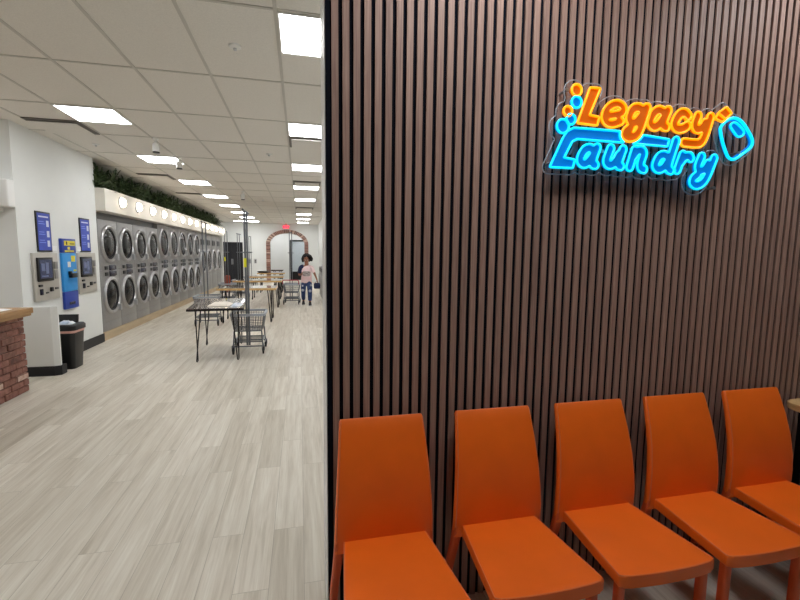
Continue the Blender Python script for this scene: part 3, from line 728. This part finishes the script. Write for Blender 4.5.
# ------------------------------------------------------------------ exit sign, outlets
r = empty('exit_sign', (-.71, YB-.12, 2.90))
a = MB(); a.box(-.17,.17,-.025,.025,0,.17,.01); a.box(-.05,.05,-.02,.02,.168,.252); a.build('housing', M['exithouse'], r, True)
cu = bpy.data.curves.new('exit_letters', 'FONT'); cu.body = 'EXIT'; cu.size = .15; cu.extrude = .004; cu.offset = .006; cu.align_x = 'CENTER'
t = bpy.data.objects.new('t', cu); COL.objects.link(t); bpy.context.view_layer.update()
me = bpy.data.meshes.new_from_object(t.evaluated_get(bpy.context.evaluated_depsgraph_get())); bpy.data.objects.remove(t)
me.name = 'exit_lettering'; me.materials.clear(); me.materials.append(M['exit'])
o = bpy.data.objects.new('exit_lettering', me); COL.objects.link(o); o.parent = r; o.location = (0,-.028,.032); o.rotation_euler = (PI/2,0,0)
tag(r, 'glowing red EXIT sign hanging above the brick archway', 'exit sign')
for x, lab in ((-2.62,'grey wall outlet plate beside the dark double door'), (-2.33,'grey wall outlet plate nearer the brick archway')):
    r = empty('wall_outlet', (x, YB-.001, 1.02))
    a = MB(); a.box(-.07,.07,-.012,0,0,.24,.004); a.build('outlet_plate', M['alu'], r, True)
    a = MB(); a.box(-.03,.03,-.018,-.01,.04,.10,.003); a.box(-.03,.03,-.018,-.01,.13,.19,.003); a.build('socket', M['steel2'], r, True)
    tag(r, lab, 'outlet')
# ------------------------------------------------------------------ the walking person
def skin(name, V, E, Rd, mt, parent=None, root=0, sub=2):
    me = bpy.data.meshes.new(name); me.from_pydata([Vector(v) for v in V], E, []); me.update()
    o = bpy.data.objects.new(name, me); COL.objects.link(o)
    o.modifiers.new('s', 'SKIN'); sd = o.modifiers.new('u', 'SUBSURF'); sd.levels = sub; sd.render_levels = sub
    for i, sv in enumerate(me.skin_vertices[0].data):
        r = Rd[i]; sv.radius = r if isinstance(r, tuple) else (r, r); sv.use_root = (i == root)
    bpy.context.view_layer.update()
    ne = bpy.data.meshes.new_from_object(o.evaluated_get(bpy.context.evaluated_depsgraph_get()))
    o.modifiers.clear(); o.data = ne; ne.name = name; bpy.data.meshes.remove(me)
    ne.materials.clear(); ne.materials.append(mt); ne.shade_smooth()
    if parent: o.parent = parent
    return o
class SK:
    def __init__(s): s.V = []; s.E = []; s.R = []
    def add(s, p, r, par=None):
        s.V.append(p); s.R.append(r)
        if par is not None: s.E.append((par, len(s.V)-1))
        return len(s.V)-1
    def chain(s, par, pr):
        for p, r in pr: par = s.add(p, r, par)
        return par
P = empty('person', (.185, 13.55, 0), 0)
b = SK()
pel = b.add((0,0,.78), (.115,.085))
sp = b.chain(pel, [((0,-.01,.90),(.115,.085)), ((0,-.015,1.03),(.125,.09)), ((0,-.01,1.165),(.12,.08))])
nk = b.chain(sp, [((0,-.01,1.215),(.055,.05)), ((0,-.02,1.27),(.045,.045))])
# head with jaw and crown
hd = b.chain(nk, [((0,-.035,1.315),(.062,.072)), ((0,-.035,1.385),(.078,.092)), ((0,-.028,1.45),(.074,.088)), ((0,-.02,1.49),(.045,.055))])
def hand(sk, wr, d, side, curl):
    """palm, four unequal bent fingers and a thumb leaving the palm's side"""
    w = Vector(sk.V[wr]); d = Vector(d).normalized(); s = Vector(side).normalized(); nrm = d.cross(s)
    pm = sk.add(w+d*.035, (.026,.014), wr)
    for k, (o_, L) in enumerate(((-.027,.058),(-.009,.068),(.009,.064),(.027,.05))):
        q = sk.add(w+d*.078+s*o_, .0095, pm)
        q = sk.add(w+d*(.078+L*.5)+s*o_*1.1+nrm*curl*.012, .0085, q)
        sk.add(w+d*(.078+L*.92)+s*o_*1.1+nrm*curl*.036, .0075, q)
    q = sk.add(w+d*.045-s*.038+nrm*curl*.006, .0105, pm); sk.add(w+d*.075-s*.052+nrm*curl*.02, .0085, q)
# her right arm (bent, forearm forward), her left arm (hanging out to the bag)
ra = b.chain(sp, [((-.10,-.01,1.195),(.05,.05)), ((-.165,-.005,1.178),(.046,.046)), ((-.205,.005,1.02),(.04,.04)), ((-.215,.0,.93),(.036,.036)), ((-.19,-.10,.93),(.031,.031)), ((-.15,-.19,.965),(.022,.022))])
hand(b, ra, (.3,-.8,.25), (0,.3,1), 1)
la = b.chain(sp, [((.10,-.01,1.195),(.05,.05)), ((.165,-.005,1.178),(.046,.046)), ((.225,.0,1.02),(.04,.04)), ((.26,-.005,.93),(.035,.035)), ((.30,-.03,.83),(.029,.029)), ((.325,-.055,.75),(.021,.021))])
hand(b, la, (.25,-.15,-.95), (0,1,-.1), -1)
# legs in mid stride: her left foot forward, her right foot behind
rl = b.chain(pel, [((-.085,0,.72),(.09,.09)), ((-.095,-.01,.58),(.08,.08)), ((-.10,-.015,.44),(.06,.06)), ((-.10,.06,.28),(.056,.056)), ((-.095,.15,.13),(.036,.036)), ((-.095,.16,.085),(.034,.034))])
b.chain(rl, [((-.098,.09,.045),(.036,.03)), ((-.10,.03,.03),(.034,.022))])
ll = b.chain(pel, [((.085,0,.72),(.09,.09)), ((.092,-.07,.57),(.08,.08)), ((.095,-.11,.43),(.06,.06)), ((.095,-.13,.27),(.056,.056)), ((.095,-.14,.11),(.036,.036)), ((.095,-.14,.07),(.034,.034))])
b.chain(ll, [((.098,-.19,.045),(.036,.03)), ((.10,-.25,.032),(.034,.022))])
body = skin('body', b.V, b.E, b.R, M['skin'], P)
# clothes
s = SK(); p0 = s.add((0,0,.655), (.17,.122)); p0 = s.add((0,0,.72), (.18,.127), p0)
t = s.chain(p0, [((0,-.01,.84),(.174,.122)), ((0,-.015,.95),(.166,.118)), ((0,-.015,1.06),(.162,.114)), ((0,-.01,1.175),(.138,.095)), ((0,-.012,1.235),(.07,.062))])
s.chain(5, [((.10,-.01,1.195),(.065,.062)), ((.178,-.005,1.165),(.062,.06)), ((.215,.0,1.04),(.062,.06)), ((.232,.0,1.0),(.06,.06))])
skin('tee_shirt', s.V, s.E, s.R, M['shirt'], P)
s = SK(); p0 = s.add((-.07,-.01,1.20), .062)
s.chain(p0, [((-.12,-.01,1.195),.068), ((-.178,-.005,1.165),.064), ((-.21,.0,1.03),.06), ((-.22,.002,.965),.058)])
skin('navy_sleeve', s.V, s.E, s.R, M['navycloth'], P)['label'] = 'navy sleeve'
a = MB()
rows = []
for i in range(7):
    z = .90+.15*i/6; row = []
    for j in range(11):
        u = (j/10-.5)*1.5; row.append(a.bm.verts.new((.172*math.sin(u), -.018-.136*math.cos(u), z)))
    rows.append(row)
for i in range(6):
    for j in range(10):
        if (i in (0,5)) and j in (0,9): continue
        a.bm.faces.new((rows[i][j],rows[i][j+1],rows[i+1][j+1],rows[i+1][j]))
a.build('shirt_print', M['print'], P, True)
s = SK(); p0 = s.add((0,0,.86), (.12,.09))
s.chain(p0, [((0,0,.70),(.134,.108))])
for sx, pts in ((-1, [((-.085,0,.66),.10),((-.095,-.01,.57),.092),((-.10,-.015,.44),.074),((-.10,.06,.28),.068),((-.096,.135,.15),.058)]), (1, [((.085,-.02,.66),.10),((.092,-.07,.57),.092),((.095,-.11,.43),.074),((.095,-.13,.27),.068),((.095,-.14,.13),.058)])):
    s.chain(1, pts)
jeans = skin('jeans', s.V, s.E, s.R, M['denim'], P)
for x, y, z, w in ((-.115,-.085,.47,.045),(.10,-.182,.45,.045),(-.12,-.093,.60,.028),(.13,-.155,.62,.03)):
    a = MB(); a.lathe([(.0,-.004),(w*.7,-.004),(w,.004),(w*.7,.012),(0,.012)], (x,y,z), axis='y', n=12); a.build('frayed_patch', M['fray'], P, True)
for x, y, th in ((-.098,.075,0), (.098,-.185,0)):
    a = MB(); f = lambda w, L, z, o: [(x+px, y+o+py, z) for px, py in rrect(w, L, 4, .45)]
    a.loft([f(.088,.25,.012,-.01), f(.094,.255,.035,-.01), f(.085,.22,.06,.0), f(.07,.12,.09,.045), f(.066,.09,.115,.055)]); sh = a.build('shoe', M['shoe'], P, True)
    a = MB(); a.loft([f(.096,.262,0,-.01), f(.1,.268,.014,-.01), f(.096,.26,.022,-.01)]); a.build('sole', M['sole'], sh, True)
# hair: curls in one mesh, fuller on her left
a = MB(); rng = random.Random(4)
for i in range(190):
    u, v = rng.uniform(0, 2*PI), rng.uniform(-.45, 1)
    cx, cy, cz = math.cos(u)*math.sqrt(1-v*v if v < 1 else 0), math.sin(u)*math.sqrt(1-v*v if v < 1 else 0), v
    if cy < -.35 and v < .62: continue
    p = (cx*(.115+(.05 if cx > 0 else .0)), -.005+cy*.115, 1.42+cz*.138)
    rr = rng.uniform(.026,.042)
    a.lathe([(.001,-rr),(rr*.7,-rr*.7),(rr,0),(rr*.7,rr*.7),(.001,rr)], p, n=8)
a.build('hair', M['hair'], P, True)
for sx in (-1, 1):
    a = MB(); a.lathe([(.001,-.006),(.011,-.003),(.012,.0),(.001,.004)], (sx*.033,-.118,1.388), axis='y', n=12); e = a.build('eye', M['eyew'], P, True)
    a = MB(); a.lathe([(.001,-.0085),(.006,-.0075),(.006,-.004)], (sx*.033,-.118,1.388), axis='y', n=10); a.build('pupil', M['hair'], e, True)
    a = MB(); a.tube([(sx*.018,-.118,1.408),(sx*.034,-.121,1.413),(sx*.05,-.112,1.407)], .0035, 6); a.build('eyebrow', M['hair'], P, True)
    a = MB(); a.lathe([(.001,-.008),(.02,-.006),(.024,0),(.02,.006),(.001,.008)], (sx*.079,-.03,1.385), axis='x', n=12); a.build('ear', M['skin'], P, True)
a = MB(); a.loft([[(x,y,z) for x, y, z in q] for q in ([(-.006,-.118,1.40),(.006,-.118,1.40),(0,-.122,1.40)], [(-.012,-.116,1.362),(.012,-.116,1.362),(0,-.138,1.365)], [(-.014,-.112,1.352),(.014,-.112,1.352),(0,-.128,1.352)])]); a.build('nose', M['skin'], P, True)
a = MB(); a.loft([[(x*k,y,z) for x, y, z in ((-.024,-.104,1.333),(0,-.116,1.338+q),(.024,-.104,1.333),(0,-.114,1.328-q))] for k, y, q in ((1,0,0),(.8,0,.002))], cap=True)
a.build('mouth', M['lip'], P, True)
tag(P, 'person walking with curly black hair, pink printed tee, navy sleeve and ripped jeans', 'person')
r = empty('shoulder_bag', (.185+.315, 13.44, .515))
a = MB(); a.loft([[(x,y,z) for x, y in rrect(w,d,4,.4)] for w, d, z in ((.16,.07,.0),(.2,.1,.03),(.2,.1,.12),(.17,.07,.165),(.12,.03,.18))]); a.build('bag_body', M['navycloth'], r, True)
a = MB(); a.tube([(-.06,0,.165),(-.05,0,.20),(-.01,0,.215),(.03,0,.20),(.045,0,.165)], .008, 6); a.build('strap', M['navycloth'], r, True)
tag(r, 'navy bag hanging from the hand of the walking person', 'bag')

# ------------------------------------------------------------------ orange chairs
def chair():
    r = empty('side_chair')
    out = [(-.168,.205)]+[(.006-.211*math.cos(PI*i/14), -.190-.022*math.sin(PI*i/14)) for i in range(15)]+[(.170,.205)]
    a = MB(); a.prism(out, .418, .465, bev=.011, seg=4); st = a.build('seat', M['leather'], r, True)
    a = MB(); a.tube([((x-.003)*.985+.003, y*.985, .4645) for x, y in out], .0022, 6, True); a.build('edge_highlight', M['edge_highlight'], st, True)  # thin lighter tube imitates the highlight on the seat edge
    # curved backrest: lofted along its side profile
    prof = [(.415,.212,.408,.036),(.46,.213,.407,.038),(.52,.212,.404,.039),(.60,.216,.396,.038),(.70,.230,.384,.036),(.80,.256,.370,.034),(.88,.283,.358,.031),(.918,.297,.352,.029),(.928,.3005,.342,.02)]
    rings = []
    for i, (z, y, w, t) in enumerate(prof):
        z0, y0 = prof[max(0,i-1)][:2]; z1, y1 = prof[min(len(prof)-1,i+1)][:2]
        ty, tz = y1-y0, z1-z0; l = math.hypot(ty, tz); ny, nz = tz/l, -ty/l
        ring = []
        for px, pt in rrect(w, t, 4, .42):
            c = -.012*(1-(2*px/w)**2)*-1       # shallow hollow across the width
            ring.append((px, y+(pt+c)*ny, z+(pt+c)*nz))
        rings.append(ring)
    a = MB(); a.loft(rings); bk = a.build('backrest', M['leather'], r, True)
    def pp(i, s):
        z, y, w, t = prof[i]; return (s*(w/2-.007), y-t/2+.003, z)
    a = MB(); a.tube([pp(i,-1) for i in range(1,8)]+[(k*.06, prof[7][1]-.009, prof[7][0]+.004) for k in (-2,-1,0,1,2)]+[pp(i,1) for i in range(7,0,-1)], .0024, 6); a.build('edge_highlight', M['edge_highlight'], bk, True)  # same painted highlight along the backrest outline
    for s in (-1, 1):
        a = MB(); rg = []
        for z, y, x, w, d in ((.47,.213,.184,.034,.034),(.43,.215,.1855,.038,.038),(.38,.224,.189,.036,.038),(.22,.265,.20,.034,.034),(.004,.328,.207,.030,.028),(0,.329,.207,.028,.026)):
            rg.append([(s*x+px, y+py, z) for px, py in rrect(w, d, 3, .3)])
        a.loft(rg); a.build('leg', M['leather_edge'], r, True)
        a = MB(); rg = []
        for z, x, w in ((.43,.184,.034),(.2,.186,.034),(.003,.188,.031),(0,.188,.029)):
            rg.append([(s*x+px, -.172+py, z) for px, py in rrect(w, w, 3, .3)])
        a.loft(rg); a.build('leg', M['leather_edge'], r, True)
    return r
c0 = chair()
for i, (x, lab) in enumerate(((.322,'orange leather chair standing at the free end of the slat wall'), (.82,'orange leather chair, second from the free end of the slat wall'), (1.303,'orange leather chair in the middle of the row of five'), (1.785,'orange leather chair, second from the wooden side table'), (2.258,'orange leather chair standing next to the wooden side table'))):
    c = c0 if i == 0 else copy_tree(c0)
    c.location = (x, 1.4, 0); tag(c, lab, 'chair', 'orange chairs along the slat wall')
r = empty('side_table', (2.86, 1.32, 0))
a = MB(); a.prism([(x,y) for x, y in rrect(.74,.78,6,.09)], .815, .85, bev=.007, seg=3); a.build('table_top', M['brass_wood'], r, True)
a = MB(); a.box(-.31,.33,-.34,.34,.765,.816); a.build('apron', M['iron'], r)
for sx in (-1,1):
    for sy in (-1,1):
        a = MB(); x, y = (sx*.29 if sx < 0 else .31), sy*.32; a.box(x-.02,x+.02,y-.02,y+.02,0,.77,.003); a.build('leg', M['iron'], r)
tag(r, 'wooden topped side table with rounded corner at the end of the chair row', 'table')

# ------------------------------------------------------------------ the lit sign
def seg_dist(X, Z, p, q):
    px, pz = p; qx, qz = q; dx, dz = qx-px, qz-pz; L = dx*dx+dz*dz
    t = np.clip(((X-px)*dx+(Z-pz)*dz)/L, 0, 1)
    return np.hypot(X-px-t*dx, Z-pz-t*dz)
def smooth(pts, closed=False, n=6):
    """Catmull-Rom through the points"""
    out = []; m_ = len(pts); rng_ = range(m_ if closed else m_-1)
    g = lambda i: np.array(pts[i % m_] if closed else pts[min(max(i,0),m_-1)])
    for i in rng_:
        a, b_, c, d = g(i-1), g(i), g(i+1), g(i+2)
        for k in range(n):
            t = k/n; out.append(tuple(.5*((2*b_)+(c-a)*t+(2*a-5*b_+4*c-d)*t*t+(3*b_-a-3*c+d)*t**3)))
    if not closed: out.append(tuple(pts[-1]))
    return out
GX = np.arange(-.05, 1.2, .0025); GZ = np.arange(-.06, .52, .0025); XX, ZZ = np.meshgrid(GX, GZ)
def f_stroke(pts, hw):
    d = np.full(XX.shape, 9.); s_ = smooth(pts)
    for p, q in zip(s_, s_[1:]):
        if p != q: d = np.minimum(d, seg_dist(XX, ZZ, p, q))
    return d-hw
def f_poly(pts, r=0):
    d = np.full(XX.shape, 9.); ins = np.zeros(XX.shape, bool); n = len(pts)
    for i in range(n):
        p, q = pts[i], pts[(i+1) % n]; d = np.minimum(d, seg_dist(XX, ZZ, p, q))
        cnd = ((p[1] > ZZ) != (q[1] > ZZ)) & (XX < (q[0]-p[0])*(ZZ-p[1])/((q[1]-p[1]) or 1e-9)+p[0]); ins ^= cnd
    return np.where(ins, -d, d)-r
def contours(F):
    """marching squares at 0 -> closed loops"""
    H_, W_ = F.shape; seg = {}
    def ip(a, b):
        (i, j), (k, l) = a, b; t = F[i,j]/(F[i,j]-F[k,l])
        return (GX[j]+(GX[l]-GX[j])*t, GZ[i]+(GZ[k]-GZ[i])*t)
    pts = {}; nxt = {}
    S = F < 0
    code = S[:-1,:-1]*1+S[:-1,1:]*2+S[1:,1:]*4+S[1:,:-1]*8
    T = {1:[(3,0)],2:[(0,1)],3:[(3,1)],4:[(1,2)],5:[(3,2),(1,0)],6:[(0,2)],7:[(3,2)],8:[(2,3)],9:[(2,0)],10:[(0,3),(2,1)],11:[(2,1)],12:[(1,3)],13:[(1,0)],14:[(0,3)]}
    for i, j in zip(*np.nonzero((code > 0) & (code < 15))):
        ed = [((i,j),(i,j+1)), ((i,j+1),(i+1,j+1)), ((i+1,j),(i+1,j+1)), ((i,j),(i+1,j))]
        for a, b_ in T[int(code[i,j])]:
            nxt[ed[a]] = ed[b_]; pts[ed[a]] = ip(*ed[a]); pts[ed[b_]] = ip(*ed[b_])
    loops = []
    while nxt:
        k0 = next(iter(nxt)); k = k0; L = []
        while k in nxt:
            L.append(pts[k]); k = nxt.pop(k)
        if len(L) > 8: loops.append(L)
    return loops
def relax(L, keep=2):
    A = np.array(L)
    for _ in range(3): A = (np.roll(A,1,0)+2*A+np.roll(A,-1,0))/4
    return A[::keep]
SX, SZ = 1.0, 1.9
def curve_mesh(name, loops, y, mt, parent, fill=None, bev=None):
    cu = bpy.data.curves.new(name, 'CURVE'); cu.dimensions = '2D' if fill else '3D'
    for L in loops:
        sp_ = cu.splines.new('POLY'); sp_.points.add(len(L)-1); sp_.use_cyclic_u = True
        for p, (x, z) in zip(sp_.points, L): p.co = (x, z, 0, 1)
    if fill: cu.fill_mode = 'BOTH'; cu.extrude = fill/2
    else: cu.bevel_depth = bev; cu.bevel_resolution = 3
    t = bpy.data.objects.new('t', cu); COL.objects.link(t); bpy.context.view_layer.update()
    me = bpy.data.meshes.new_from_object(t.evaluated_get(bpy.context.evaluated_depsgraph_get())); bpy.data.objects.remove(t)
    me.name = name; me.materials.clear(); me.materials.append(mt)
    me.transform(Matrix.Rotation(PI/2, 4, 'X'))
    if not fill: me.shade_smooth()
    o = bpy.data.objects.new(name, me); COL.objects.link(o); o.parent = parent; o.location = (0, y, 0)
    return o
sign = empty('neon_sign', (SX, YW-.002, SZ))
HW = .0185
f_o = [f_stroke(s_, HW if i else .0158) for i, s_ in enumerate(LEGACY_STROKES)]+[f_poly(p, .003) for p in LEGACY_POLYS]
# strokes of one letter are joined, letters stay apart
def join(fs, groups): return [np.minimum.reduce([fs[i] for i in g]) for g in groups]
L_o = join(f_o, [[8],[0],[1,2],[3,4],[5],[6,7]])
f_b = [f_stroke(s_, HW*.95) for s_ in LAUNDRY_STROKES]+[f_poly(p, .003) for p in LAUNDRY_POLYS]
L_b = join(f_b, [[12],[0,1],[2,3],[4,5],[6,7],[8,9],[10,11]])
def exclusive(Ls, gap=.004):
    """a later letter is cut back where an earlier one lies over it"""
    out = []
    for k, f in enumerate(Ls):
        for g in out: f = np.maximum(f, -(g-gap))
        out.append(f)
    return out
L_o = exclusive(L_o, .005)
all_o = np.minimum.reduce(L_o)
L_b = exclusive([np.maximum(f, -(all_o-.009)) for f in L_b], .005)
bub = [(np.hypot(XX-px, ZZ-pz)-r_, c_) for px, pz, r_, c_ in BUBBLES]
bot = f_poly(smooth(BOTTLE, True), .002); hnd = f_poly(smooth(HANDLE, True), .002); cap = f_poly(CAP, .004)
everything = np.minimum.reduce(L_o+L_b+[f for f, _ in bub]+[bot, cap])
back = [relax(L) for L in contours(everything-.024)]
curve_mesh('acrylic_panel', back, -.040, M['clear'], sign, fill=.006)
rim = curve_mesh('panel_edge', back, -.040, M['frost'], sign, bev=.003)
def word(name, Ls, tubes, mt_f, mt_t, lab):
    loops = [relax(L) for f in Ls for L in contours(f)]
    o = curve_mesh(name, loops, -.050, mt_f, sign, fill=.012); o['label'] = lab
    t_ = curve_mesh('light_tube', loops, -.060, mt_t, o, bev=.0052); t_.location = (0, -.010, 0)
word('lettering', L_o, 1, M['fill_o'], M['tube_o'], 'orange word Legacy')
word('lettering', L_b, 1, M['fill_b'], M['tube_b'], 'blue word Laundry')
for f, c_ in bub:
    word('bubble', [f], 1, M['fill_b'] if c_ else M['fill_o'], M['tube_b'] if c_ else M['tube_o'], 'blue round bubble' if c_ else 'orange round bubble')
lp = [relax(L) for L in contours(bot)]
o = curve_mesh('bottle_outline', lp, -.056, M['tube_b'], sign, bev=.0068); o['label'] = 'cyan outline of a detergent bottle'
lp2 = [relax(L) for L in contours(bot+.012)]; 
o = curve_mesh('bottle_band', lp+lp2, -.047, M['fill_b'], sign, fill=.006)
lp = [relax(L) for L in contours(hnd)]
o = curve_mesh('bottle_handle', lp, -.050, M['fill_b'], sign, fill=.008); t_ = curve_mesh('light_tube', lp, -.058, M['tube_b'], o, bev=.005); t_.location = (0,-.008,0)
lp = [relax(L) for L in contours(cap)]
o = curve_mesh('bottle_cap', lp, -.050, M['fill_o'], sign, fill=.008); o['label'] = 'orange bottle cap'
t_ = curve_mesh('light_tube', lp, -.058, M['tube_o'], o, bev=.005); t_.location = (0,-.008,0)
a = MB(); a.tube([(CAPLINE[0][0],-.058,CAPLINE[0][1]),(CAPLINE[1][0],-.058,CAPLINE[1][1])], .005, 8); t_ = a.build('light_tube', M['tube_o'], o, True); t_.location = (0,.05,0)
a = MB()
for x, z in ((.06,.10),(.30,.16),(.62,.06),(.86,.33),(1.05,.2),(.11,.40),(.92,.03)):
    a.lathe([(0,.0),(.006,.0),(.006,-.046),(.008,-.046),(.008,-.052),(0,-.052)], (x,0,z), axis='y', n=10)
a.build('standoff', M['alu'], sign, True)
tag(sign, 'orange and blue lit sign reading Legacy Laundry with a detergent bottle on the slat wall', 'neon sign')

# ------------------------------------------------------------------ camera, world, colour
cam = bpy.data.cameras.new('camera'); co = bpy.data.objects.new('camera', cam); COL.objects.link(co)
cam.sensor_fit = 'HORIZONTAL'; cam.sensor_width = 36; cam.lens = 430/800*36; cam.clip_start = .05; cam.clip_end = 100
R3 = Matrix(((0.97423371, 0.01260237, -0.22518851), (-0.22524065, 0.10586311, -0.9685348), (0.01163332, 0.99430085, 0.10597397)))
co.matrix_world = Matrix.Translation((0, 0, 1.6)) @ R3.to_4x4()
SC.camera = co
w = bpy.data.worlds.new('world'); SC.world = w; w.use_nodes = True
w.node_tree.nodes['Background'].inputs[0].default_value = (.5, .5, .5, 1); w.node_tree.nodes['Background'].inputs[1].default_value = .05
vs = SC.view_settings; vs.view_transform = 'Standard'; vs.look = 'None'; vs.gamma = 1; vs.exposure = EXPOSURE
SC.cycles.max_bounces = 10; SC.cycles.diffuse_bounces = 6; SC.cycles.transparent_max_bounces = 12; SC.cycles.sample_clamp_indirect = 6
SC.cycles.use_denoising = True
